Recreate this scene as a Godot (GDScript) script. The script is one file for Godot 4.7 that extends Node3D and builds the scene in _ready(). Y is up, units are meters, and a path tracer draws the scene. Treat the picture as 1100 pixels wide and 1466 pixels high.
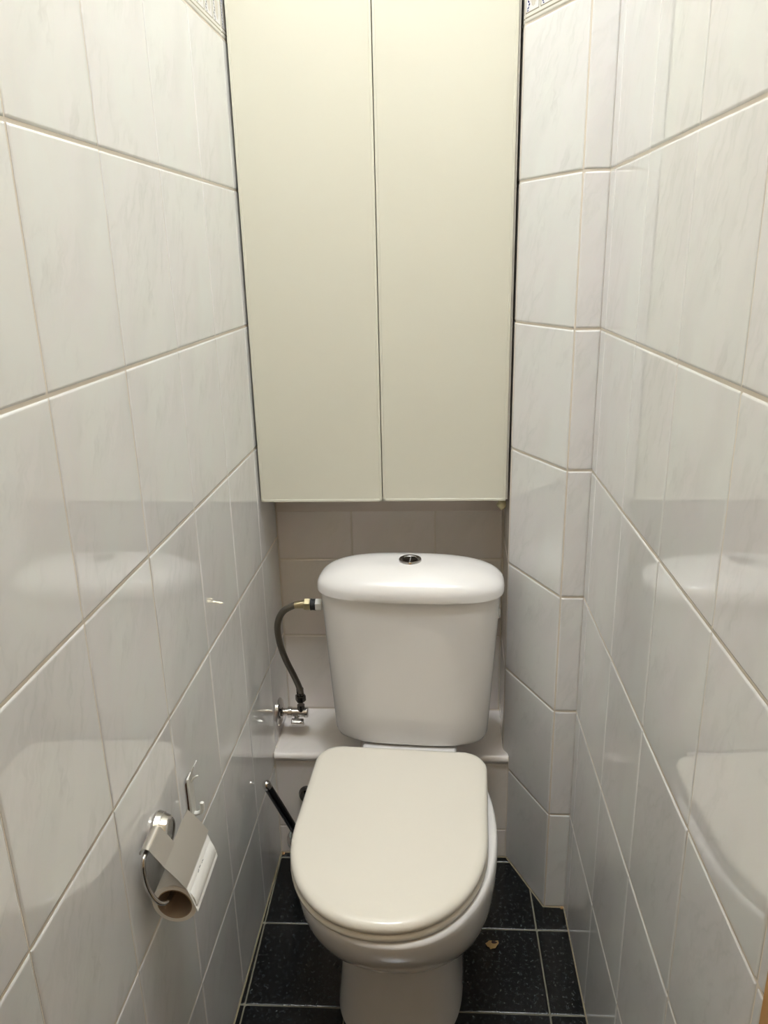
extends Node3D
# ---------------------------------------------------------------- shape helpers
# a shape is {v: PackedVector3Array, i: PackedInt32Array}; closed shapes orient themselves
func orient(s: Dictionary) -> Dictionary:
	var v: PackedVector3Array = s.v
	var ix: PackedInt32Array = s.i
	var vol := 0.0
	for k in range(0, ix.size(), 3):
		vol += v[ix[k]].dot(v[ix[k + 1]].cross(v[ix[k + 2]]))
	if vol > 0.0:
		for k in range(0, ix.size(), 3):
			var t := ix[k + 1]
			ix[k + 1] = ix[k + 2]
			ix[k + 2] = t
		s.i = ix
	return s

func moved(s: Dictionary, t: Transform3D) -> Dictionary:
	var v := PackedVector3Array()
	for p in s.v: v.append(t * p)
	return {"v": v, "i": s.i}

func join(list: Array) -> Dictionary:
	var v := PackedVector3Array()
	var ix := PackedInt32Array()
	for s in list:
		var b := v.size()
		v.append_array(s.v)
		for k in s.i: ix.append(b + k)
	return {"v": v, "i": ix}

# rings of equal size joined side to side; loop = last ring joins the first (a torus)
func loft(rings: Array, loop := false, cap := true) -> Dictionary:
	var n: int = rings[0].size()
	var v := PackedVector3Array()
	var ix := PackedInt32Array()
	for r in rings: v.append_array(r)
	var m := rings.size()
	for a in (m if loop else m - 1):
		var b := (a + 1) % m
		for k in n:
			var l := (k + 1) % n
			ix.append_array(PackedInt32Array([a * n + k, a * n + l, b * n + l, a * n + k, b * n + l, b * n + k]))
	if cap and not loop:
		for e in [0, m - 1]:
			var c := Vector3.ZERO
			for k in n: c += v[e * n + k]
			v.append(c / n)
			var q := v.size() - 1
			for k in n:
				var l := (k + 1) % n
				if e == 0: ix.append_array(PackedInt32Array([q, e * n + l, e * n + k]))
				else: ix.append_array(PackedInt32Array([q, e * n + k, e * n + l]))
	return orient({"v": v, "i": ix})

# profile of (radius, height) points spun about y
func lathe(prof: Array, seg := 32, loop := false) -> Dictionary:
	var rings := []
	for p in prof:
		var r := PackedVector3Array()
		for k in seg:
			var a := TAU * k / seg
			r.append(Vector3(cos(a) * maxf(p.x, 0.00002), p.y, sin(a) * maxf(p.x, 0.00002)))
		rings.append(r)
	return loft(rings, loop)

# round bar along a path, radii may vary
func tube(path: Array, rad, seg := 14) -> Dictionary:
	var rings := []
	var up := Vector3.UP
	for k in path.size():
		var d: Vector3 = (path[mini(k + 1, path.size() - 1)] - path[maxi(k - 1, 0)]).normalized()
		if k == 0:
			up = Vector3.UP if absf(d.y) < 0.9 else Vector3.RIGHT
		var s := d.cross(up).normalized()
		up = s.cross(d).normalized()
		var rr: float = rad[k] if rad is Array else rad
		var ring := PackedVector3Array()
		for j in seg:
			var a := TAU * j / seg
			ring.append(path[k] + (s * cos(a) + up * sin(a)) * rr)
		rings.append(ring)
	return loft(rings)

func smooth_path(pts: Array, per := 8) -> Array:
	var out := []
	for k in pts.size() - 1:
		var a: Vector3 = pts[maxi(k - 1, 0)]
		var b: Vector3 = pts[k]
		var c: Vector3 = pts[k + 1]
		var d: Vector3 = pts[mini(k + 2, pts.size() - 1)]
		for j in per: out.append(b.cubic_interpolate(c, a, d, float(j) / per))
	out.append(pts[-1])
	return out

# box with chamfered edges
func box(lo: Vector3, hi: Vector3, c := 0.001) -> Dictionary:
	var rings := []
	var ys := [[lo.y, c], [lo.y + c, 0.0], [hi.y - c, 0.0], [hi.y, c]]
	for e in ys:
		var o: float = e[1]
		var q := PackedVector3Array()
		var x0 := lo.x + o
		var x1 := hi.x - o
		var z0 := lo.z + o
		var z1 := hi.z - o
		var y: float = e[0]
		for p in [Vector2(x0 + c, z0), Vector2(x1 - c, z0), Vector2(x1, z0 + c), Vector2(x1, z1 - c), Vector2(x1 - c, z1), Vector2(x0 + c, z1), Vector2(x0, z1 - c), Vector2(x0, z0 + c)]:
			q.append(Vector3(p.x, y, p.y))
		rings.append(q)
	return loft(rings)

# upright prism over a plan polygon (x, z)
func prism(plan: Array, y0: float, y1: float) -> Dictionary:
	var a := PackedVector3Array()
	var b := PackedVector3Array()
	for p in plan:
		a.append(Vector3(p.x, y0, p.y))
		b.append(Vector3(p.x, y1, p.y))
	return loft([a, b])

# commits a shape: corners whose faces meet under `crease` degrees are smoothed
func mesh_of(s: Dictionary, crease := 40.0) -> ArrayMesh:
	var v: PackedVector3Array = s.v
	var ix: PackedInt32Array = s.i
	var fn := PackedVector3Array()
	var at := {}
	for k in range(0, ix.size(), 3):
		var n := -(v[ix[k + 1]] - v[ix[k]]).cross(v[ix[k + 2]] - v[ix[k]])
		fn.append(n)
		for j in 3:
			var key := Vector3i((v[ix[k + j]] * 200000.0).round())
			if not at.has(key): at[key] = PackedInt32Array()
			var l: PackedInt32Array = at[key]
			l.append(k / 3)
			at[key] = l
	var cc := cos(deg_to_rad(crease))
	var ov := PackedVector3Array()
	var on := PackedVector3Array()
	for k in range(0, ix.size(), 3):
		var n0 := fn[k / 3]
		if n0.length_squared() < 1e-22: continue
		var u0 := n0.normalized()
		for j in 3:
			var key := Vector3i((v[ix[k + j]] * 200000.0).round())
			var sum := Vector3.ZERO
			for f in at[key]:
				if fn[f].length_squared() > 1e-22 and fn[f].normalized().dot(u0) >= cc: sum += fn[f]
			ov.append(v[ix[k + j]])
			on.append(sum.normalized() if sum.length_squared() > 1e-24 else u0)
	var arr := []
	arr.resize(Mesh.ARRAY_MAX)
	arr[Mesh.ARRAY_VERTEX] = ov
	arr[Mesh.ARRAY_NORMAL] = on
	var m := ArrayMesh.new()
	m.add_surface_from_arrays(Mesh.PRIMITIVE_TRIANGLES, arr)
	return m

func obj(called: String, s: Dictionary, m: Material, parent: Node = self, crease := 40.0) -> MeshInstance3D:
	var o := MeshInstance3D.new()
	o.name = called
	o.mesh = mesh_of(s, crease)
	o.material_override = m
	parent.add_child(o, true)
	return o

func thing(called: String, label: String, category: String, at := Vector3.ZERO, turn := 0.0) -> Node3D:
	var o := Node3D.new()
	o.name = called
	add_child(o, true)
	o.position = at
	o.rotation.y = turn
	return tag(o, label, category)

func tag(o: Node3D, label: String, category: String, kind := "") -> Node3D:
	o.set_meta("label", label)
	o.set_meta("category", category)
	if kind: o.set_meta("kind", kind)
	return o

# ---------------------------------------------------------------- materials
var M := {}
func mat(c: Color, rough: float, metal := 0.0) -> StandardMaterial3D:
	var m := StandardMaterial3D.new()
	m.albedo_color = c
	m.roughness = rough
	m.metallic = metal
	return m

func noise(sd: int, freq: float, oct := 4) -> FastNoiseLite:
	var n := FastNoiseLite.new()
	n.seed = sd
	n.frequency = freq
	n.fractal_octaves = oct
	n.noise_type = FastNoiseLite.TYPE_SIMPLEX_SMOOTH
	return n

# faint diagonal veins and clouds of a marbled ceramic glaze
func marble_image(base: Color, vein: Color, warm: Color, sd: int) -> Image:
	var n1 := noise(sd, 0.014, 5)
	var n2 := noise(sd + 1, 0.005, 3)
	var n3 := noise(sd + 2, 0.03, 3)
	var im := Image.create(640, 640, false, Image.FORMAT_RGB8)
	for y in 640:
		for x in 640:
			var w := n3.get_noise_2d(x, y) * 9.0
			var a := (x + y * 0.5 + w)
			var b := (y - x * 0.5) * 0.22
			var q := n1.get_noise_2d(a, b)
			var fine := n1.get_noise_2d(a * 2.3 + 500.0, b * 2.0)
			var mask := clampf(0.35 + n2.get_noise_2d(x + 900.0, y) * 1.9, 0.0, 1.0)
			var v := pow(clampf(1.0 - absf(q) * 4.5, 0.0, 1.0), 3.0) * mask * 0.7 + clampf(fine, 0.0, 1.0) * mask * 0.9
			var c := base.lerp(warm, clampf(0.5 + n2.get_noise_2d(a, b * 3.0) * 1.5, 0.0, 1.0))
			c = c.lerp(vein, clampf(v * 0.75 + clampf(n2.get_noise_2d(a + 300.0, b * 2.0), 0.0, 1.0) * 0.5, 0.0, 1.0))
			im.set_pixel(x, y, c)
	im.generate_mipmaps()
	return im

func speck_image() -> Image:
	var n1 := noise(51, 0.09, 4)
	var n2 := noise(52, 0.28, 2)
	var im := Image.create(512, 512, false, Image.FORMAT_RGB8)
	for y in 512:
		for x in 512:
			var a := clampf(0.45 + n1.get_noise_2d(x, y) * 0.9 + n2.get_noise_2d(x, y) * 0.7, 0.0, 1.0)
			im.set_pixel(x, y, Color(0.018, 0.019, 0.02).lerp(Color(0.15, 0.17, 0.18), a * a))
	im.generate_mipmaps()
	return im

# the printed frieze: framed panels with a beige shell and a blue scroll, and a double rule
func frieze_image() -> Image:
	var im := Image.create(480, 192, false, Image.FORMAT_RGB8)
	var ground := Color(0.90, 0.885, 0.85)
	var rule := Color(0.60, 0.57, 0.50)
	var blue := Color(0.12, 0.16, 0.42)
	var beige := Color(0.80, 0.76, 0.68)
	im.fill(ground)
	for y in [12, 172]: im.fill_rect(Rect2i(0, y, 480, 6), rule)
	for k in 4:
		var x0 := k * 120 + 5
		im.fill_rect(Rect2i(x0, 32, 110, 128), rule)
		im.fill_rect(Rect2i(x0 + 5, 37, 100, 118), Color(0.91, 0.90, 0.90))
		for y in range(40, 152):
			for x in range(x0 + 8, x0 + 100):
				var d := Vector2((x - x0 - 64) / 26.0, (y - 96) / 46.0)
				if d.length() < 1.0 and int(x - x0) % 10 < 6: im.set_pixel(x, y, beige)
				var cx := x0 + 24.0 + sin(y * 0.16 + k) * 6.0
				if absf(x - cx) < 3.6 + 2.6 * sin(y * 0.55): im.set_pixel(x, y, blue)
	im.generate_mipmaps()
	return im

func textured(im: Image, rough: float) -> StandardMaterial3D:
	var m := mat(Color.WHITE, rough)
	m.albedo_texture = ImageTexture.create_from_image(im)
	return m

func make_materials() -> void:
	M.tile = textured(marble_image(Color(0.924, 0.922, 0.906), Color(0.862, 0.858, 0.842), Color(0.924, 0.910, 0.902), 11), 0.01)
	M.tile.metallic_specular = 0.72
	M.rose_tile = textured(marble_image(Color(0.935, 0.902, 0.862), Color(0.908, 0.876, 0.836), Color(0.938, 0.900, 0.872), 21), 0.08)
	M.floor_tile = textured(speck_image(), 0.22)
	M.frieze = textured(frieze_image(), 0.12)
	M.grout = mat(Color(0.88, 0.84, 0.78), 0.9)
	M.batten = mat(Color(0.86, 0.81, 0.76), 0.5)
	M.filler = mat(Color(0.70, 0.68, 0.64), 0.6)
	M.floor_grout = mat(Color(0.44, 0.42, 0.36), 0.9)
	M.ceramic = mat(Color(0.905, 0.885, 0.865), 0.02)
	M.ceramic.metallic_specular = 0.6
	M.plastic = mat(Color(0.890, 0.858, 0.800), 0.16)
	M.laminate = mat(Color(0.868, 0.852, 0.785), 0.42)
	M.carcass = mat(Color(0.62, 0.59, 0.55), 0.6)
	M.chrome = mat(Color(0.80, 0.79, 0.78), 0.08, 1.0)
	M.steel = mat(Color(0.84, 0.82, 0.79), 0.42, 1.0)
	M.dark_chrome = mat(Color(0.45, 0.44, 0.43), 0.12, 1.0)
	M.brass = mat(Color(0.74, 0.69, 0.56), 0.28, 1.0)
	M.rubber = mat(Color(0.05, 0.05, 0.05), 0.6)
	M.white_plastic = mat(Color(0.90, 0.89, 0.86), 0.3)
	M.tape = mat(Color(0.36, 0.25, 0.18), 0.8)
	M.black_gloss = mat(Color(0.03, 0.035, 0.045), 0.12)
	M.frosted = mat(Color(0.55, 0.57, 0.53), 0.45)
	M.paper = mat(Color(0.90, 0.885, 0.86), 0.9)
	M.card = mat(Color(0.60, 0.52, 0.44), 0.9)
	M.paint = mat(Color(0.83, 0.79, 0.71), 0.85)
	M.ceiling = mat(Color(0.92, 0.91, 0.89), 0.9)
	M.wood = mat(Color(0.76, 0.58, 0.36), 0.5)
	M.sealant = mat(Color(0.58, 0.53, 0.43), 0.7)
	M.foam = mat(Color(0.80, 0.76, 0.60), 0.85)
	# braided hose: fine diagonal weave of steel wire, gone dark
	var wv := Image.create(64, 64, false, Image.FORMAT_RGB8)
	for y in 64:
		for x in 64:
			var a := 0.5 + 0.5 * sin((x + y) * TAU / 8.0) * sin((x - y) * TAU / 8.0)
			wv.set_pixel(x, y, Color(0.30, 0.28, 0.25).lerp(Color(0.60, 0.57, 0.52), a))
	M.braid = textured(wv, 0.38)
	M.braid.metallic = 0.75
	M.braid.uv1_triplanar = true
	M.braid.uv1_scale = Vector3(60, 60, 60)

# ---------------------------------------------------------------- tiles
var tile_cache := {}
# a pressed tile with softened edges: front at z = 0, back at z = -0.006
func tile_mesh(w: float, h: float, variant: int, whole_uv := false) -> ArrayMesh:
	var key := "%.4f_%.4f_%d_%s" % [w, h, variant, whole_uv]
	if tile_cache.has(key): return tile_cache[key]
	var e := minf(0.0032, minf(w, h) * 0.3)
	var drop := 0.0014
	var xs := [0.0, e, w - e, w]
	var ys := [0.0, e, h - e, h]
	var r := RandomNumberGenerator.new()
	r.seed = 77 + variant
	var ou := r.randf() * 0.62
	var ov := r.randf() * 0.55
	var v := PackedVector3Array()
	var n := PackedVector3Array()
	var uv := PackedVector2Array()
	var ix := PackedInt32Array()
	for j in 4:
		for i in 4:
			var sx := -1.0 if i == 0 else (1.0 if i == 3 else 0.0)
			var sy := -1.0 if j == 0 else (1.0 if j == 3 else 0.0)
			v.append(Vector3(xs[i], ys[j], -drop if (sx != 0.0 or sy != 0.0) else 0.0))
			n.append(Vector3(sx * 0.75, sy * 0.75, 1.0).normalized())
			uv.append(Vector2(xs[i] / w, 1.0 - ys[j] / h) if whole_uv else Vector2(ou + xs[i] / 0.6, ov + (h - ys[j]) / 0.6))
	for j in 3:
		for i in 3:
			var a := j * 4 + i
			ix.append_array(PackedInt32Array([a, a + 4, a + 5, a, a + 5, a + 1]))
	for s in [[0, 3, Vector3(0, -1, 0)], [3, 15, Vector3(1, 0, 0)], [15, 12, Vector3(0, 1, 0)], [12, 0, Vector3(-1, 0, 0)]]:
		var b := v.size()
		for z in [0, 1]:
			for q in [s[0], s[1]]:
				v.append(v[q] if z == 0 else Vector3(v[q].x, v[q].y, -0.006))
				n.append(s[2])
				uv.append(uv[q])
		ix.append_array(PackedInt32Array([b, b + 1, b + 3, b, b + 3, b + 2]))
	var arr := []
	arr.resize(Mesh.ARRAY_MAX)
	arr[Mesh.ARRAY_VERTEX] = v
	arr[Mesh.ARRAY_NORMAL] = n
	arr[Mesh.ARRAY_TEX_UV] = uv
	arr[Mesh.ARRAY_INDEX] = ix
	var m := ArrayMesh.new()
	m.add_surface_from_arrays(Mesh.PRIMITIVE_TRIANGLES, arr)
	tile_cache[key] = m
	return m

var rng := RandomNumberGenerator.new()
func put_tile(parent: Node3D, frame: Transform3D, x0: float, x1: float, y0: float, y1: float, m: Material, jx: float, jy: float, called := "tile", wobble := 0.0012) -> void:
	var w := x1 - x0 - jx
	var h := y1 - y0 - jy
	if w < 0.004 or h < 0.004: return
	var o := MeshInstance3D.new()
	o.name = called
	o.mesh = tile_mesh(snappedf(w, 0.0001), snappedf(h, 0.0001), rng.randi() % 6, called == "frieze_tile")
	o.material_override = m
	parent.add_child(o, true)
	var t := Transform3D(Basis.from_euler(Vector3(rng.randf_range(-1, 1), rng.randf_range(-1, 1), 0) * wobble), Vector3(x0 + jx / 2, y0 + jy / 2, 0))
	o.transform = parent.transform.affine_inverse() * frame * t

const ROWS := [0.0, 0.2448, 0.4948, 0.7448, 0.9948, 1.2448, 1.4948, 1.7448, 1.8248, 2.0748, 2.3248, 2.5748, 2.8248, 3.0748, 3.3248, 3.5]
func tile_face(parent: Node3D, frame: Transform3D, cols: Array, m: Material, jx := 0.0022) -> void:
	for r in ROWS.size() - 1:
		for c in cols.size() - 1:
			if r == 7: put_tile(parent, frame, cols[c], cols[c + 1], ROWS[r], ROWS[r + 1], M.frieze, jx, 0.003, "frieze_tile")
			else: put_tile(parent, frame, cols[c], cols[c + 1], ROWS[r], ROWS[r + 1], m, jx, 0.0042)

func frame_at(p: Vector3, turn: float) -> Transform3D:
	return Transform3D(Basis(Vector3.UP, turn), p)

func structure(called: String, s: Dictionary, m: Material, label: String, category: String, at := Transform3D.IDENTITY, crease := 20.0) -> MeshInstance3D:
	var o := obj(called, s, m, self, crease)
	o.transform = at
	tag(o, label, category, "structure")
	return o

# ---------------------------------------------------------------- plan outlines
func super_ring(hw: float, zf: float, zb: float, n: float, y: float, seg := 72, xo := 0.0) -> PackedVector3Array:
	var r := PackedVector3Array()
	var zc := (zf + zb) / 2.0
	var hd := (zf - zb) / 2.0
	for k in seg:
		var a := TAU * (k + 0.5) / seg
		r.append(Vector3(xo + hw * signf(cos(a)) * pow(absf(cos(a)), 2.0 / n), y, zc + hd * signf(sin(a)) * pow(absf(sin(a)), 2.0 / n)))
	return r

# D-shaped outline: round front, straight sides, back with rounded corners; d insets it
func d_ring(hw: float, zb: float, zs: float, zf: float, rc: float, n: float, y: float, d := 0.0, xo := 0.0) -> PackedVector3Array:
	var r := PackedVector3Array()
	var w := hw - d
	var b := zb + d
	var rr := maxf(rc - d, 0.002)
	for k in 33:
		var a := PI * k / 32.0
		r.append(Vector3(xo + w * signf(cos(a)) * pow(absf(cos(a)), 2.0 / n), y, zs + (zf - d - zs) * pow(absf(sin(a)), 2.0 / n)))
	for k in range(1, 5): r.append(Vector3(xo - w, y, lerpf(zs, b + rr, k / 5.0)))
	for k in 9:
		var a := PI / 2 * k / 8.0
		r.append(Vector3(xo - w + rr - rr * cos(a), y, b + rr - rr * sin(a)))
	for k in 9:
		var a := PI / 2 * k / 8.0
		r.append(Vector3(xo + w - rr + rr * sin(a), y, b + rr - rr * cos(a)))
	for k in range(1, 5): r.append(Vector3(xo + w, y, lerpf(b + rr, zs, k / 5.0)))
	return r

# bowl outline: round front, swelling sides, a narrower straight deck at the back
func egg_ring(hw: float, hb: float, zb: float, zs: float, zf: float, n: float, y: float) -> PackedVector3Array:
	var r := PackedVector3Array()
	for k in 41:
		var a := PI * k / 40.0
		r.append(Vector3(hw * signf(cos(a)) * pow(absf(cos(a)), 2.0 / n), y, zs + (zf - zs) * pow(absf(sin(a)), 2.0 / n)))
	var z1 := 0.15
	var side := []
	for k in range(1, 15):
		var a := PI / 2 * k / 14.0
		side.append(Vector2(hb + (hw - hb) * cos(a), zs - (zs - z1) * sin(a)))
	side.append(Vector2(hb, lerpf(z1, zb, 0.5)))
	side.append(Vector2(hb, zb + 0.012))
	side.append(Vector2(hb - 0.004, zb + 0.003))
	side.append(Vector2(hb - 0.012, zb))
	for p in side: r.append(Vector3(-p.x, y, p.y))
	side.reverse()
	for p in side: r.append(Vector3(p.x, y, p.y))
	return r

# ---------------------------------------------------------------- the scene
func _ready() -> void:
	rng.seed = 5
	var cam := Camera3D.new()
	cam.name = "camera"
	add_child(cam)
	cam.position = Vector3(0.5563, 1.3695, 1.5228)
	cam.basis = Basis(Vector3.UP, 0.0616) * Basis(Vector3.RIGHT, -0.3167) * Basis(Vector3.BACK, -0.0231)
	cam.fov = rad_to_deg(2.0 * atan(733.0 / 1114.15))
	cam.near = 0.02
	cam.current = true
	var env := Environment.new()
	env.background_mode = Environment.BG_COLOR
	env.background_color = Color(0.02, 0.02, 0.02)
	env.tonemap_mode = Environment.TONE_MAPPER_LINEAR
	env.tonemap_exposure = 0.785
	env.sdfgi_enabled = true
	env.ssao_enabled = true
	env.ssil_enabled = true
	var we := WorldEnvironment.new()
	we.name = "environment"
	we.environment = env
	add_child(we)
	make_materials()
	build_lamp()
	build_room()
	build_cabinet()
	build_toilet()
	build_plumbing()
	build_paper_holder()
	build_hook()
	build_brush()
	build_small()

const LAMP_AT := Vector3(0.52, 3.5, 0.80)
const LAMP_ENERGY := 1.0
const LAMP_COLOR := Color(0.925, 0.963, 1.0)
func build_lamp() -> void:
	var t := thing("ceiling_lamp", "white ceiling lamp with three round bulbs above the toilet", "lamp", LAMP_AT)
	obj("base_plate", lathe([Vector2(0, 0), Vector2(0.13, 0), Vector2(0.13, -0.012), Vector2(0.12, -0.02), Vector2(0, -0.022)], 40), M.white_plastic, t)
	var glow := mat(Color(1, 1, 1), 0.4)
	glow.emission_enabled = true
	glow.emission = LAMP_COLOR
	glow.emission_energy_multiplier = 30.0
	for k in 3:
		var a := TAU * k / 3.0 + 0.5
		var p := Vector3(cos(a) * 0.085, -0.075, sin(a) * 0.085)
		obj("bulb_socket", moved(lathe([Vector2(0, 0), Vector2(0.018, 0), Vector2(0.02, -0.03), Vector2(0, -0.03)], 20), Transform3D(Basis(), Vector3(p.x, -0.02, p.z))), M.white_plastic, t)
		var prof := []
		for j in 13: prof.append(Vector2(sin(PI * j / 12.0) * 0.03, -cos(PI * j / 12.0) * 0.03))
		obj("bulb", moved(lathe(prof, 24), Transform3D(Basis(), p)), glow, t)
		var l := OmniLight3D.new()
		l.name = "bulb_light"
		t.add_child(l, true)
		l.position = p
		l.light_color = LAMP_COLOR
		l.light_energy = LAMP_ENERGY
		l.light_size = 0.03
		l.omni_range = 6.0
		l.omni_attenuation = 2.0
		l.shadow_enabled = true

func build_room() -> void:
	# left wall: grout bed with tiles on it
	var fl := frame_at(Vector3(0.193 - 0.021 * 1.06, 0, 1.06), PI / 2 - 0.021)
	var bed := -0.0016
	var wl := structure("wall_left", box(Vector3(0, -0.05, -0.1), Vector3(1.36, 3.55, bed), 0.0005), M.grout, "long white marbled tile wall carrying the toilet paper holder", "wall", fl)
	var cl := [0.0]
	for z in [0.9649, 0.7665, 0.5681, 0.3697, 0.1713, -0.0271, -0.19]: cl.append(1.06 - z)
	tile_face(wl, fl, cl, M.tile)
	# right wall, from the duct forward
	var fr := frame_at(Vector3(0.8478, 0, 0.1475), -(PI / 2 + 0.002))
	var wr := structure("wall_right", box(Vector3(-0.36, -0.05, -0.1), Vector3(0.8435, 3.55, bed), 0.0005), M.grout, "white marbled tile wall facing the toilet paper holder", "wall", fr)
	var cr := []
	for z in [0.1475, 0.189, 0.3856, 0.5822, 0.7788, 0.9754, 0.991]: cr.append(z - 0.1475)
	tile_face(wr, fr, cr, M.tile)
	# back wall with square rose-beige tiles
	var fb := frame_at(Vector3(0.0, 0, -0.19), 0.0)
	var wb := structure("wall_back", box(Vector3(0.1, -0.05, -0.1), Vector3(0.9, 3.55, bed), 0.0005), M.grout, "rose-beige square tile wall behind the cistern", "wall", fb)
	var bx := [0.197, 0.3735, 0.569, 0.7265]
	var by := [0.283, 0.4885, 0.6895, 0.89, 1.09]
	for r in by.size() - 1:
		for c in bx.size() - 1: put_tile(wb, fb, bx[c], bx[c + 1], by[r], by[r + 1], M.rose_tile, 0.003, 0.003)
	# boxed-in duct in the back right corner
	var pa := Vector3(0.7225, 0, -0.028)
	var pb := Vector3(0.804, 0, 0.1475)
	var ang := -atan2(pb.z - pa.z, pb.x - pa.x)
	var la := pa.distance_to(pb)
	var fa := frame_at(pa, ang)
	var nn := fa.basis.z * bed
	var g := [Vector2(0.7285 - bed, -0.19), Vector2(0.7225 - bed, -0.028), Vector2(pa.x + nn.x, pa.z + nn.z), Vector2(pb.x + nn.x, 0.1475 + bed), Vector2(0.86, 0.1475 + bed), Vector2(0.86, -0.19)]
	var wd := structure("wall_duct", prism(g, -0.01, 3.51), M.grout, "boxed duct with slanted tile face in the corner right of the cistern", "wall", Transform3D.IDENTITY, 10.0)
	tile_face(wd, fa, [0.001, la - 0.0025], M.tile, 0.001)
	tile_face(wd, frame_at(pb, 0.0), [0.0025, 0.0452], M.tile, 0.001)
	var p2 := Vector3(0.7285, 0, -0.19)
	var f2 := frame_at(p2, -atan2(pa.z - p2.z, pa.x - p2.x))
	tile_face(wd, f2, [0.0, p2.distance_to(pa) - 0.001], M.rose_tile, 0.001)
	# ledge boxing in the pipes along the back wall
	var wg := structure("wall_ledge", box(Vector3(0.18, -0.01, -0.2), Vector3(0.742, 0.2812, bed), 0.0005), M.grout, "low tiled ledge running under the cistern along the back wall", "ledge", Transform3D.IDENTITY)
	var fz := frame_at(Vector3.ZERO, 0.0)
	var ly := [0.0, 0.079, 0.262]
	var lx := [0.1945, 0.392, 0.588, 0.7335]
	for r in 2:
		for c in 3: put_tile(wg, fz, lx[c], lx[c + 1], ly[r], ly[r + 1], M.rose_tile, 0.002, 0.003)
	var ft := Transform3D(Basis(Vector3.RIGHT, -PI / 2), Vector3(0, 0.283, 0))
	for c in 3:
		put_tile(wg, ft, lx[c], lx[c + 1], 0.004, 0.1895, M.rose_tile, 0.002, 0.001)
		# rounded nosing piece along the front edge
		var q := []
		for xx in [lx[c] + 0.0008, lx[c + 1] - 0.0008]:
			var ring := PackedVector3Array()
			ring.append(Vector3(xx, 0.264, -0.006))
			ring.append(Vector3(xx, 0.264, 0.002))
			for k in 9:
				var a := PI / 2 * k / 8.0
				ring.append(Vector3(xx, 0.272 + 0.0125 * sin(a), -0.006 + 0.0125 * cos(a)))
			ring.append(Vector3(xx, 0.2845, -0.014))
			ring.append(Vector3(xx, 0.276, -0.014))
			q.append(ring)
		obj("nosing_tile", loft(q), M.rose_tile, wg, 50)
	# floor of black square tiles
	var fo := structure("floor", box(Vector3(0.0, -0.08, -0.3), Vector3(1.0, -0.0012, 2.05), 0.0005), M.floor_grout, "black mottled square tile floor with pale joints", "floor")
	var ff := Transform3D(Basis(Vector3.RIGHT, -PI / 2), Vector3.ZERO)
	var gx := [0.165, 0.195, 0.390, 0.585, 0.7805, 0.85]
	var gz := [-0.0, 0.0155, 0.2105, 0.4055, 0.6005, 0.7955, 0.9905, 1.1855, 1.3805, 1.5755, 1.7705, 1.95]
	for r in gz.size() - 1:
		for c in gx.size() - 1:
			put_tile(fo, ff, gx[c], gx[c + 1], -gz[r + 1], -gz[r], M.floor_tile, 0.0022, 0.0022, "tile", 0.0006)
	# sealant lines where the floor meets the walls
	var bead := 0.0019
	structure("trim_1", tube([Vector3(0.1935, 0, 0.0), Vector3(0.193 - 0.021 * 1.06, 0, 1.06)], bead, 8), M.sealant, "thin pale sealant line between black floor and left tile wall", "sealant")
	structure("trim_2", tube([Vector3(0.735, 0, -0.001), Vector3(0.8035, 0, 0.1475), Vector3(0.8478, 0, 0.1485)], bead, 8), M.sealant, "thin pale sealant line round the foot of the boxed duct", "sealant")
	structure("trim_3", tube([Vector3(0.8478, 0, 0.148), Vector3(0.8461, 0, 0.99)], bead, 8), M.sealant, "thin pale sealant line between black floor and right tile wall", "sealant")
	var t4 := structure("trim_4", tube([Vector3(0.1935, 0, 0.0), Vector3(0.735, 0, 0.0)], bead, 8), M.sealant, "thin pale sealant line at the foot of the tiled ledge", "sealant")
	# rusty stains on the sealant in two corners
	var rust := mat(Color(0.60, 0.45, 0.28), 0.8)
	for p in [Vector3(0.199, 0.0, 0.004), Vector3(0.8435, 0.0, 0.1495)]:
		obj("rust_stain", moved(lathe([Vector2(0, -0.001), Vector2(0.0042, -0.001), Vector2(0.0036, 0.0014), Vector2(0.0018, 0.0026), Vector2(0, 0.003)], 9), Transform3D(Basis(), p)), rust, t4)
	# ceiling over room and hallway, doorway and the hallway where the photographer stands
	structure("ceiling", box(Vector3(0.0, 3.5, -0.3), Vector3(1.0, 3.6, 2.05), 0.001), M.ceiling, "plain white painted ceiling", "ceiling")
	# beyond the tiles: plain painted walls, wooden edge strips, and the door behind the photographer
	var tr := obj("trim_5", box(Vector3(0.8452, 0, 0.9915), Vector3(0.90, 3.5, 1.06), 0.002), M.wood)
	tag(tr, "light wooden strip ending the right tile wall", "trim", "structure")
	structure("wall_painted_left", box(Vector3(0.05, 0, 1.062), Vector3(0.1702, 3.5, 2.0), 0.001), M.paint, "plain painted wall continuing the left tile wall", "wall")
	structure("wall_painted_right", box(Vector3(0.8465, 0, 1.061), Vector3(0.95, 3.5, 2.0), 0.001), M.paint, "plain painted wall continuing the right tile wall", "wall")
	structure("wall_front", box(Vector3(0.05, 0, 1.95), Vector3(0.95, 3.5, 2.05), 0.001), M.paint, "plain painted wall opposite the toilet", "wall")
	var d := Node3D.new()
	d.name = "door_1"
	add_child(d)
	tag(d, "light wooden door opposite the toilet", "door", "structure")
	obj("leaf", box(Vector3(0.22, 0.005, 1.925), Vector3(0.80, 2.0, 1.949), 0.002), M.wood, d)
	obj("handle", tube([Vector3(0.27, 1.0, 1.926), Vector3(0.27, 1.0, 1.89), Vector3(0.275, 1.0, 1.885), Vector3(0.36, 1.0, 1.885)], 0.009, 12), M.chrome, d)

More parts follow.
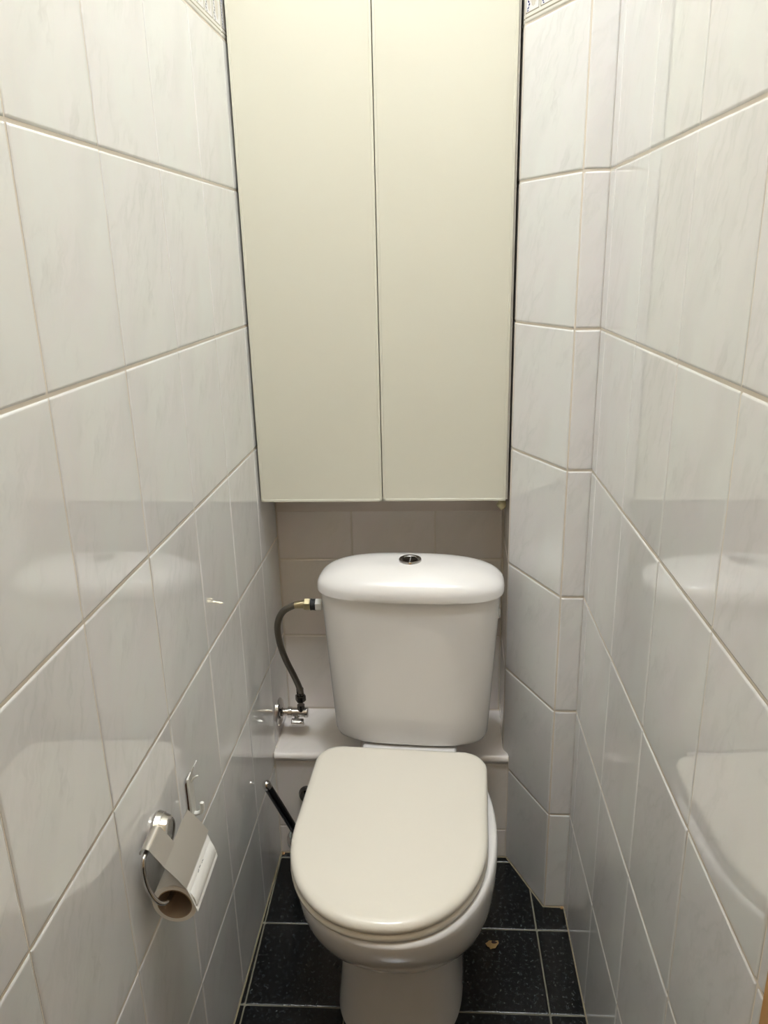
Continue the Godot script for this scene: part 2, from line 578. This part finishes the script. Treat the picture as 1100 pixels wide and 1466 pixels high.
func build_cabinet() -> void:
	var t := thing("wall_cabinet", "tall cream two-door wall cabinet hanging above the cistern", "cabinet", Vector3(0.4575, 0.878, -0.045))
	var top := 2.6
	obj("carcass", box(Vector3(-0.2575, 0.004, -0.143), Vector3(0.2615, top, -0.022), 0.001), M.carcass, t)
	obj("door", box(Vector3(-0.2595, 0.0, -0.019), Vector3(-0.0011, top, 0.0), 0.002), M.laminate, t)
	obj("door", box(Vector3(0.0007, 0.0008, -0.019), Vector3(0.2580, top, 0.0), 0.002), M.laminate, t)
	obj("filler_strip", box(Vector3(0.2584, 0.003, -0.020), Vector3(0.2622, top, -0.002), 0.0004), M.filler, t)
	# edge banding round the doors
	for e in [[-0.2595, -0.0011, 0.0], [0.0007, 0.2580, 0.0008]]:
		var x0: float = e[0]
		var x1: float = e[1]
		var y0: float = e[2]
		obj("edge_banding", join([
			box(Vector3(x0, y0, -0.002), Vector3(x0 + 0.0055, top, 0.0007), 0.0006),
			box(Vector3(x1 - 0.0055, y0, -0.002), Vector3(x1, top, 0.0007), 0.0006),
			box(Vector3(x0, y0, -0.002), Vector3(x1, y0 + 0.0055, 0.0007), 0.0006)]), M.laminate, t)
	# batten on the wall under the cabinet
	obj("support_batten", box(Vector3(-0.2575, -0.066, -0.1445), Vector3(0.262, 0.004, -0.134), 0.001), M.batten, t)

func build_toilet() -> void:
	var t := thing("toilet", "white ceramic toilet with cream seat lid closed and cistern behind", "toilet", Vector3(0.5185, 0, 0), -0.061)
	# pedestal and bowl in one glaze
	var rings := []
	# y, half width, z front, half width of the back, z back
	for p in [[0.0, 0.119, 0.480, 0.100, 0.03], [0.006, 0.121, 0.482, 0.102, 0.028], [0.03, 0.118, 0.476, 0.10, 0.03], [0.08, 0.1135, 0.469, 0.095, 0.03], [0.13, 0.110, 0.465, 0.09, 0.03], [0.170, 0.1085, 0.464, 0.09, 0.03],
			[0.176, 0.114, 0.4684, 0.09, 0.03], [0.184, 0.125, 0.4797, 0.09, 0.03], [0.198, 0.140, 0.497, 0.09, 0.03], [0.218, 0.154, 0.518, 0.09, 0.03], [0.246, 0.166, 0.5432, 0.09, 0.03], [0.28, 0.1735, 0.571, 0.09, 0.02],
			[0.315, 0.1775, 0.5955, 0.095, -0.02], [0.345, 0.1792, 0.611, 0.10, -0.04], [0.368, 0.1797, 0.6168, 0.10, -0.045], [0.378, 0.1790, 0.6185, 0.10, -0.045], [0.3835, 0.1765, 0.617, 0.098, -0.043], [0.386, 0.172, 0.612, 0.094, -0.04], [0.3865, 0.155, 0.59, 0.08, -0.03]]:
		rings.append(egg_ring(p[1], p[3], p[4], 0.36 if p[0] > 0.172 else 0.32, p[2], 2.2 if p[0] > 0.172 else 3.0, p[0]))
	obj("bowl", loft(rings), M.ceramic, t, 50)
	# seat ring
	var xo := -0.0085
	var sr := []
	for p in [[0.3885, 0.004], [0.391, 0.0005], [0.396, 0.0], [0.400, 0.002], [0.4025, 0.007], [0.4025, 0.05], [0.399, 0.056], [0.3885, 0.056]]:
		sr.append(d_ring(0.1712, 0.175, 0.405, 0.6175, 0.075, 2.15, p[0], p[1], xo))
	obj("seat", loft(sr, true), M.plastic, t, 50)
	var lr := []
	for p in [[0.4045, 0.006], [0.406, 0.0015], [0.4105, 0.0], [0.4155, 0.001], [0.4195, 0.004], [0.4220, 0.009], [0.4232, 0.016], [0.4240, 0.04], [0.4246, 0.08], [0.425, 0.12]]:
		lr.append(d_ring(0.1705, 0.170, 0.405, 0.6185, 0.05, 2.15, p[0], p[1], xo))
	obj("seat_lid", loft(lr), M.plastic, t, 50)
	for sx in [-1, 1]:
		obj("hinge", moved(lathe([Vector2(0, -0.02), Vector2(0.008, -0.02), Vector2(0.009, -0.018), Vector2(0.009, 0.018), Vector2(0.008, 0.02), Vector2(0, 0.02)], 20), Transform3D(Basis(Vector3.BACK, PI / 2), Vector3(sx * 0.075, 0.397, 0.166))), M.plastic, t)
	# cistern body
	var cs := []
	for p in [[0.390, 0.150, 0.113, 0.012], [0.391, 0.156, 0.118, 0.006], [0.395, 0.1620, 0.1215, 0.002], [0.402, 0.1650, 0.123, 0.0], [0.43, 0.1668, 0.1235, 0.0], [0.50, 0.1712, 0.124, 0.0], [0.58, 0.1763, 0.1242, 0.0], [0.66, 0.1812, 0.1244, 0.0], [0.7265, 0.1850, 0.1244, 0.0]]:
		cs.append(super_ring(p[1], p[2], -0.052 + p[3], 3.4, p[0], 96))
	obj("cistern", loft(cs), M.ceramic, t, 50)
	# cistern lid, a low dome
	var ld := [super_ring(0.190, 0.130, -0.058, 3.0, 0.7222, 96), super_ring(0.1922, 0.1322, -0.0598, 3.0, 0.7236, 96), super_ring(0.1925, 0.1325, -0.06, 2.9, 0.730, 96)]
	for k in range(1, 15):
		var a := PI / 2 * k / 14.0
		var i := 1.0 - cos(a)
		ld.append(super_ring(0.1925 - 0.125 * i, 0.1325 - 0.078 * i, -0.06 + 0.078 * i, 2.9 - 0.5 * i, 0.732 + 0.045 * sin(a), 96))
	obj("cistern_lid", loft(ld), M.ceramic, t, 60)
	# dual flush button
	var bt := obj("flush_button", moved(lathe([Vector2(0.0165, 0.0), Vector2(0.0235, 0.0), Vector2(0.0235, 0.004), Vector2(0.0225, 0.0056), Vector2(0.019, 0.0056), Vector2(0.0165, 0.004)], 40, true), Transform3D(Basis(), Vector3(0, 0.7755, 0.037))), M.chrome, t)
	for sx in [-1, 1]:
		var h0 := PackedVector3Array()
		var h1 := PackedVector3Array()
		var h2 := PackedVector3Array()
		for k in 17:
			var a := -PI / 2 + PI * k / 16.0
			h0.append(Vector3(sx * (0.0005 + cos(a) * 0.0155), 0.776, 0.037 + sin(a) * 0.0155))
			h1.append(Vector3(sx * (0.0005 + cos(a) * 0.0155), 0.7785, 0.037 + sin(a) * 0.0155))
			h2.append(Vector3(sx * (0.0011 + cos(a) * 0.0135), 0.7792, 0.037 + sin(a) * 0.014))
		obj("half_button", loft([h0, h1, h2]), M.dark_chrome, bt)
	# plug in the unused inlet on the right side
	obj("inlet_plug", moved(lathe([Vector2(0, 0), Vector2(0.011, 0), Vector2(0.012, 0.003), Vector2(0.009, 0.006), Vector2(0, 0.006)], 20), Transform3D(Basis(Vector3.BACK, -PI / 2), Vector3(0.180, 0.664, 0.035))), M.chrome, t)

func hexnut(r: float, h: float) -> Dictionary:
	return lathe([Vector2(0, 0), Vector2(r * 0.93, 0), Vector2(r, h * 0.12), Vector2(r, h * 0.88), Vector2(r * 0.93, h), Vector2(0, h)], 6)

func build_plumbing() -> void:
	var v := thing("stop_valve", "chrome angle stop valve on the left wall above the ledge", "valve", Vector3(0.1955, 0.341, -0.08))
	var tox := Transform3D(Basis(Vector3.BACK, -PI / 2), Vector3.ZERO)
	obj("rosette", moved(lathe([Vector2(0, -0.001), Vector2(0.034, -0.001), Vector2(0.034, 0.002), Vector2(0.03, 0.006), Vector2(0.016, 0.011), Vector2(0, 0.011)], 36), tox), M.chrome, v, 30)
	obj("body", moved(lathe([Vector2(0, 0.01), Vector2(0.009, 0.01), Vector2(0.009, 0.02), Vector2(0.013, 0.021), Vector2(0.013, 0.03), Vector2(0.0105, 0.031), Vector2(0.0105, 0.06), Vector2(0.0125, 0.061), Vector2(0.0125, 0.068), Vector2(0.010, 0.070), Vector2(0, 0.070)], 28), tox), M.chrome, v, 30)
	obj("outlet", moved(lathe([Vector2(0, 0.0), Vector2(0.009, 0.0), Vector2(0.009, 0.016), Vector2(0, 0.016)], 24), Transform3D(Basis(), Vector3(0.053, 0.004, 0))), M.dark_chrome, v)
	obj("handle", join([moved(lathe([Vector2(0, -0.012), Vector2(0.006, -0.012), Vector2(0.006, 0.012), Vector2(0, 0.012)], 16), Transform3D(Basis(Vector3.RIGHT, PI / 2 + 0.5), Vector3(0.043, -0.010, 0.008))),
		moved(box(Vector3(-0.015, -0.009, -0.007), Vector3(0.015, 0.009, 0.007), 0.002), Transform3D(Basis(Vector3.RIGHT, 0.5), Vector3(0.046, -0.018, 0.016)))]), M.chrome, v)
	# braided supply hose
	var h := thing("supply_hose", "braided grey supply hose curving from the valve up to the cistern", "hose", Vector3(0.2485, 0.36, -0.08))
	var o := Vector3(0.2485, 0.36, -0.08)
	var pts := [Vector3(0.2490, 0.378, -0.08), Vector3(0.2495, 0.395, -0.078), Vector3(0.2490, 0.420, -0.066), Vector3(0.2430, 0.462, -0.044), Vector3(0.2330, 0.515, -0.018), Vector3(0.2270, 0.570, 0.006), Vector3(0.2285, 0.622, 0.022), Vector3(0.2440, 0.657, 0.03), Vector3(0.2700, 0.672, 0.03), Vector3(0.2900, 0.674, 0.03)]
	var rel := []
	for p in pts: rel.append(p - o)
	obj("braid", tube(smooth_path(rel, 6), 0.0072, 16), M.braid, h, 60)
	obj("hose_nut", moved(hexnut(0.0125, 0.016), Transform3D(Basis(), Vector3(0.0005, 0.012, 0))), M.dark_chrome, h, 20)
	obj("ferrule", tube([rel[0] + Vector3(0, 0.008, 0), rel[0] + Vector3(0, 0.028, 0.003)], 0.0088, 16), M.dark_chrome, h)
	obj("ferrule", tube([Vector3(0.270, 0.6725, 0.03) - o, Vector3(0.291, 0.674, 0.03) - o], [0.0080, 0.0090], 16), M.brass, h)
	var sx := Basis(Vector3.BACK, -PI / 2)
	obj("hose_nut", moved(hexnut(0.0135, 0.014), Transform3D(sx, Vector3(0.290, 0.674, 0.03) - o)), M.brass, h, 20)
	obj("rubber_collar", moved(lathe([Vector2(0, 0), Vector2(0.0125, 0), Vector2(0.0118, 0.005), Vector2(0.0125, 0.011), Vector2(0, 0.011)], 24), Transform3D(sx, Vector3(0.304, 0.674, 0.03) - o)), M.rubber, h)
	obj("plastic_nut", moved(hexnut(0.0135, 0.014), Transform3D(sx, Vector3(0.3145, 0.674, 0.03) - o)), M.white_plastic, h, 20)

func build_paper_holder() -> void:
	var o := Vector3(0.1795, 0.628, 0.662)
	var t := thing("toilet_paper_holder", "chrome toilet paper holder with brushed steel flap on the left wall", "paper holder", o)
	var tox := Transform3D(Basis(Vector3.BACK, -PI / 2), Vector3.ZERO)
	obj("rosette", moved(lathe([Vector2(0, -0.001), Vector2(0.0255, -0.001), Vector2(0.0265, 0.003), Vector2(0.0245, 0.010), Vector2(0.0235, 0.0105), Vector2(0.020, 0.019), Vector2(0.017, 0.021), Vector2(0.016, 0.0195), Vector2(0, 0.0195)], 40), tox), M.chrome, t, 25)
	# hinge barrel and flap
	var b := Vector3(0.1925, 0.652, 0)
	obj("hinge_arm", tube([Vector3(0.184, 0.632, 0.672) - o, Vector3(0.1915, 0.648, 0.69) - o, Vector3(0.1925, 0.652, 0.70) - o], 0.0045, 12), M.chrome, t)
	var prof := []
	# flap section: rolled over the barrel, then down to the lower edge
	for k in 8:
		var a := PI * 1.05 - k * PI * 0.8 / 7.0
		prof.append(Vector2(b.x + cos(a) * 0.0075, b.y + sin(a) * 0.0075))
	var tab := prof.duplicate()
	tab.append(Vector2(0.2145, 0.632))
	obj("flap_hinge", sheet(tab, 0.690, 0.734, 0.0009, o), M.steel, t, 50)
	var main := [Vector2(0.2125, 0.6338), Vector2(0.222, 0.623), Vector2(0.231, 0.6115), Vector2(0.2395, 0.598)]
	obj("flap", sheet(main, 0.626, 0.734, 0.0009, o), M.steel, t, 50)
	# wire bail that carries the roll
	var w := [Vector3(0.1925, 0.652, 0.70), Vector3(0.1925, 0.652, 0.735), Vector3(0.1925, 0.648, 0.743), Vector3(0.1918, 0.636, 0.745), Vector3(0.1930, 0.617, 0.745), Vector3(0.1980, 0.599, 0.745), Vector3(0.2055, 0.586, 0.744), Vector3(0.2120, 0.5795, 0.738), Vector3(0.2155, 0.579, 0.725), Vector3(0.217, 0.5855, 0.700), Vector3(0.217, 0.5855, 0.640)]
	var rel := []
	for p in w: rel.append(p - o)
	obj("wire_bail", tube(smooth_path(rel, 6), 0.0032, 12), M.chrome, t, 60)
	# the nearly used-up roll
	var c := Vector3(0.2195, 0.5670, 0.680)
	var r := thing("toilet_paper_roll", "nearly finished white toilet paper roll with pale brown core", "toilet paper", c)
	var toz := Basis(Vector3.RIGHT, PI / 2)
	obj("paper", moved(lathe([Vector2(0.0232, -0.048), Vector2(0.0295, -0.048), Vector2(0.030, -0.047), Vector2(0.030, 0.047), Vector2(0.0295, 0.048), Vector2(0.0232, 0.048)], 48, true), Transform3D(toz, Vector3.ZERO)), M.paper, r, 30)
	obj("core", moved(lathe([Vector2(0.0222, -0.0485), Vector2(0.0233, -0.0485), Vector2(0.0233, 0.0485), Vector2(0.0222, 0.0485)], 48, true), Transform3D(toz, Vector3.ZERO)), M.card, r, 30)
	var fl := [Vector2(0.211, 0.5965), Vector2(0.222, 0.6015), Vector2(0.234, 0.5985), Vector2(0.2395, 0.5945), Vector2(0.2432, 0.583), Vector2(0.2470, 0.570), Vector2(0.2505, 0.558)]
	var sh := obj("loose_sheet", sheet(fl, 0.630, 0.731, 0.0004, c), M.paper, r, 50)
	sh.set_meta("label", "loose white paper end with faint grey print")
	# the grey print on the loose end: small marks along its length
	var marks := []
	var q := RandomNumberGenerator.new()
	q.seed = 9
	for k in 44:
		var z := 0.640 + 0.083 * q.randf()
		var f := 0.28 + 0.30 * q.randf() + 0.10 * sin(z * 90.0)
		var a := Vector2(0.2398, 0.5940).lerp(Vector2(0.2507, 0.558), f)
		var s := 0.0008 + 0.0012 * q.randf()
		marks.append(moved(box(Vector3(-0.0002, -s * 0.5, -s * 1.6), Vector3(0.00025, s * 0.5, s * 1.6), 0.0001), Transform3D(Basis(Vector3.BACK, 0.293) * Basis(Vector3.RIGHT, q.randf_range(-0.6, 0.6)), Vector3(a.x + 0.0004, a.y + 0.0001, z) - c)))
	var ink := mat(Color(0.62, 0.62, 0.60), 0.9)
	obj("print", join(marks), ink, sh)

# thin bent sheet: an (x, y) profile pulled along z
func sheet(prof: Array, z0: float, z1: float, th: float, o: Vector3) -> Dictionary:
	var rings := []
	for z in [z0, z1]:
		var ring := PackedVector3Array()
		var back := []
		for k in prof.size():
			var d: Vector2 = (prof[mini(k + 1, prof.size() - 1)] - prof[maxi(k - 1, 0)]).normalized()
			var n := Vector2(-d.y, d.x) * th * 0.5
			ring.append(Vector3(prof[k].x + n.x, prof[k].y + n.y, z) - o)
			back.append(Vector3(prof[k].x - n.x, prof[k].y - n.y, z) - o)
		back.reverse()
		for p in back: ring.append(p)
		rings.append(ring)
	# caps as strips so that bent outlines stay closed
	var s := loft(rings, false, false)
	var n2 := prof.size() * 2
	var v: PackedVector3Array = s.v
	var ix: PackedInt32Array = s.i
	for e in [0, 1]:
		for k in prof.size() - 1:
			var a: int = e * n2 + k
			var b2: int = e * n2 + k + 1
			var c: int = e * n2 + n2 - 1 - k
			var d2: int = e * n2 + n2 - 2 - k
			if e == 0: ix.append_array(PackedInt32Array([a, d2, b2, a, c, d2]))
			else: ix.append_array(PackedInt32Array([a, b2, d2, a, d2, c]))
	return orient({"v": v, "i": ix})

func build_hook() -> void:
	var o := Vector3(0.182, 0.575, 0.533)
	var t := thing("plastic_hook", "white plastic adhesive hook stuck to the left wall behind the paper holder", "hook", o)
	obj("back_plate", box(Vector3(0.0022, -0.03, -0.010), Vector3(0.0062, 0.045, 0.010), 0.001), M.white_plastic, t)
	obj("adhesive_pad", box(Vector3(0.0, -0.028, -0.009), Vector3(0.0022, 0.036, 0.009), 0.0002), M.tape, t)
	obj("top_flap", moved(box(Vector3(0, 0, -0.008), Vector3(0.0014, 0.028, 0.008), 0.0004), Transform3D(Basis(Vector3.BACK, -0.42), Vector3(0.004, 0.042, 0))), M.white_plastic, t)
	obj("clip", tube(smooth_path([Vector3(0.005, 0.032, 0), Vector3(0.009, 0.038, 0), Vector3(0.012, 0.041, -0.002), Vector3(0.017, 0.042, -0.004)], 4), 0.0014, 8), M.white_plastic, t)
	obj("prong", tube(smooth_path([Vector3(0.005, -0.024, 0), Vector3(0.012, -0.024, 0), Vector3(0.0175, -0.020, 0), Vector3(0.0195, -0.012, 0), Vector3(0.0195, -0.004, 0)], 5), 0.0034, 10), M.white_plastic, t)

func build_brush() -> void:
	var c := Vector3(0.272, 0.0, 0.062)
	var t := thing("toilet_brush_holder", "frosted glass toilet brush cup with chrome mount on the ledge front", "brush holder", c)
	obj("rosette", moved(lathe([Vector2(0, 0), Vector2(0.022, 0), Vector2(0.022, 0.004), Vector2(0.018, 0.012), Vector2(0, 0.014)], 32), Transform3D(Basis(Vector3.RIGHT, PI / 2), Vector3(-0.004, 0.172, -0.062))), M.dark_chrome, t, 30)
	obj("arm", tube(smooth_path([Vector3(-0.004, 0.172, -0.05), Vector3(-0.004, 0.168, -0.04), Vector3(-0.003, 0.14, -0.041), Vector3(0, 0.102, -0.043)], 5), 0.005, 12), M.chrome, t)
	obj("ring", moved(lathe([Vector2(0.0415, -0.003), Vector2(0.0475, -0.003), Vector2(0.0475, 0.003), Vector2(0.0415, 0.003)], 40, true), Transform3D(Basis(), Vector3(0, 0.098, 0))), M.chrome, t)
	obj("cup", lathe([Vector2(0, 0.008), Vector2(0.036, 0.008), Vector2(0.038, 0.012), Vector2(0.041, 0.11), Vector2(0.0385, 0.11), Vector2(0.0355, 0.014), Vector2(0, 0.014)], 40), M.frosted, t, 30)
	var tip := Vector3(0.2065, 0.309, 0.146)
	var foot := Vector3(0.2785, 0.03, 0.052)
	var d := (tip - foot).normalized()
	var b := thing("toilet_brush", "black toilet brush handle with round chrome tip leaning out of its cup", "toilet brush", foot)
	var L := tip.distance_to(foot)
	obj("handle", tube([d * 0.06, d * (L - 0.004)], 0.0092, 20), M.black_gloss, b)
	var prof := []
	for k in 9: prof.append(Vector2(cos(PI / 2 * k / 8.0) * 0.0098, sin(PI / 2 * k / 8.0) * 0.0098))
	var bs := Basis(Quaternion(Vector3.UP, d))
	obj("tip", moved(lathe([Vector2(0, -0.008), Vector2(0.0098, -0.008)] + prof, 24), Transform3D(bs, d * (L - 0.002))), M.chrome, b)
	obj("bristles", moved(lathe([Vector2(0, -0.012), Vector2(0.012, -0.01), Vector2(0.02, 0.0), Vector2(0.022, 0.03), Vector2(0.018, 0.052), Vector2(0.007, 0.06), Vector2(0, 0.06)], 24), Transform3D(bs, Vector3.ZERO)), M.white_plastic, b)

func build_small() -> void:
	# dried leaf scrap on the floor
	var t := thing("dried_leaf", "small curled yellow-brown dry leaf on the black floor", "leaf", Vector3(0.683, 0.0005, 0.2525))
	var pts := [Vector2(-0.014, 0.000), Vector2(-0.010, 0.006), Vector2(-0.007, 0.006), Vector2(-0.004, 0.011), Vector2(0.000, 0.009), Vector2(0.006, 0.009), Vector2(0.010, 0.003), Vector2(0.014, -0.002), Vector2(0.013, -0.009), Vector2(0.006, -0.010), Vector2(-0.002, -0.010), Vector2(-0.006, -0.009), Vector2(-0.009, -0.005)]
	var rings := []
	for e in [[1.0, 0.0], [1.0, 0.0007], [0.6, 0.0011], [0.25, 0.0012]]:
		var r := PackedVector3Array()
		for p in pts:
			var q: Vector2 = p * e[0]
			var curl := 0.004 * pow(absf(p.length() * e[0]) / 0.015, 2.0) * (0.6 + 0.5 * sin(p.angle() * 2.0 + 1.0))
			r.append(Vector3(q.x, e[1] + curl, q.y))
		rings.append(r)
	obj("blade", loft(rings), mat(Color(0.66, 0.53, 0.33), 0.75), t)
	var r2 := []
	for e in [[1.0, 0.0], [1.0, 0.0009], [0.5, 0.0016]]:
		var r := PackedVector3Array()
		for k in 10:
			var a := TAU * k / 10.0
			r.append(Vector3(0.0055 + cos(a) * 0.0065 * e[0], 0.0016 + e[1] + 0.001 * sin(a * 2.0), -0.0055 + sin(a) * 0.0036 * e[0]))
		r2.append(r)
	obj("dark_spot", loft(r2), mat(Color(0.20, 0.11, 0.08), 0.7), t)
	# lump of mounting foam under the cabinet's right corner
	var f := thing("foam_lump", "lump of yellowish mounting foam under the right cabinet corner", "foam", Vector3(0.7105, 0.862, -0.075))
	var fr := []
	for k in 11:
		var a := PI * k / 10.0
		var ring := PackedVector3Array()
		for j in 16:
			var b := TAU * j / 16.0
			var rr := 1.0 + 0.16 * sin(b * 3.0 + k) + 0.1 * sin(a * 5.0 + j)
			ring.append(Vector3(cos(b) * sin(a) * 0.0095 * rr, -cos(a) * 0.0125, sin(b) * sin(a) * 0.016 * rr))
		fr.append(ring)
	obj("foam", loft(fr), M.foam, f, 70)
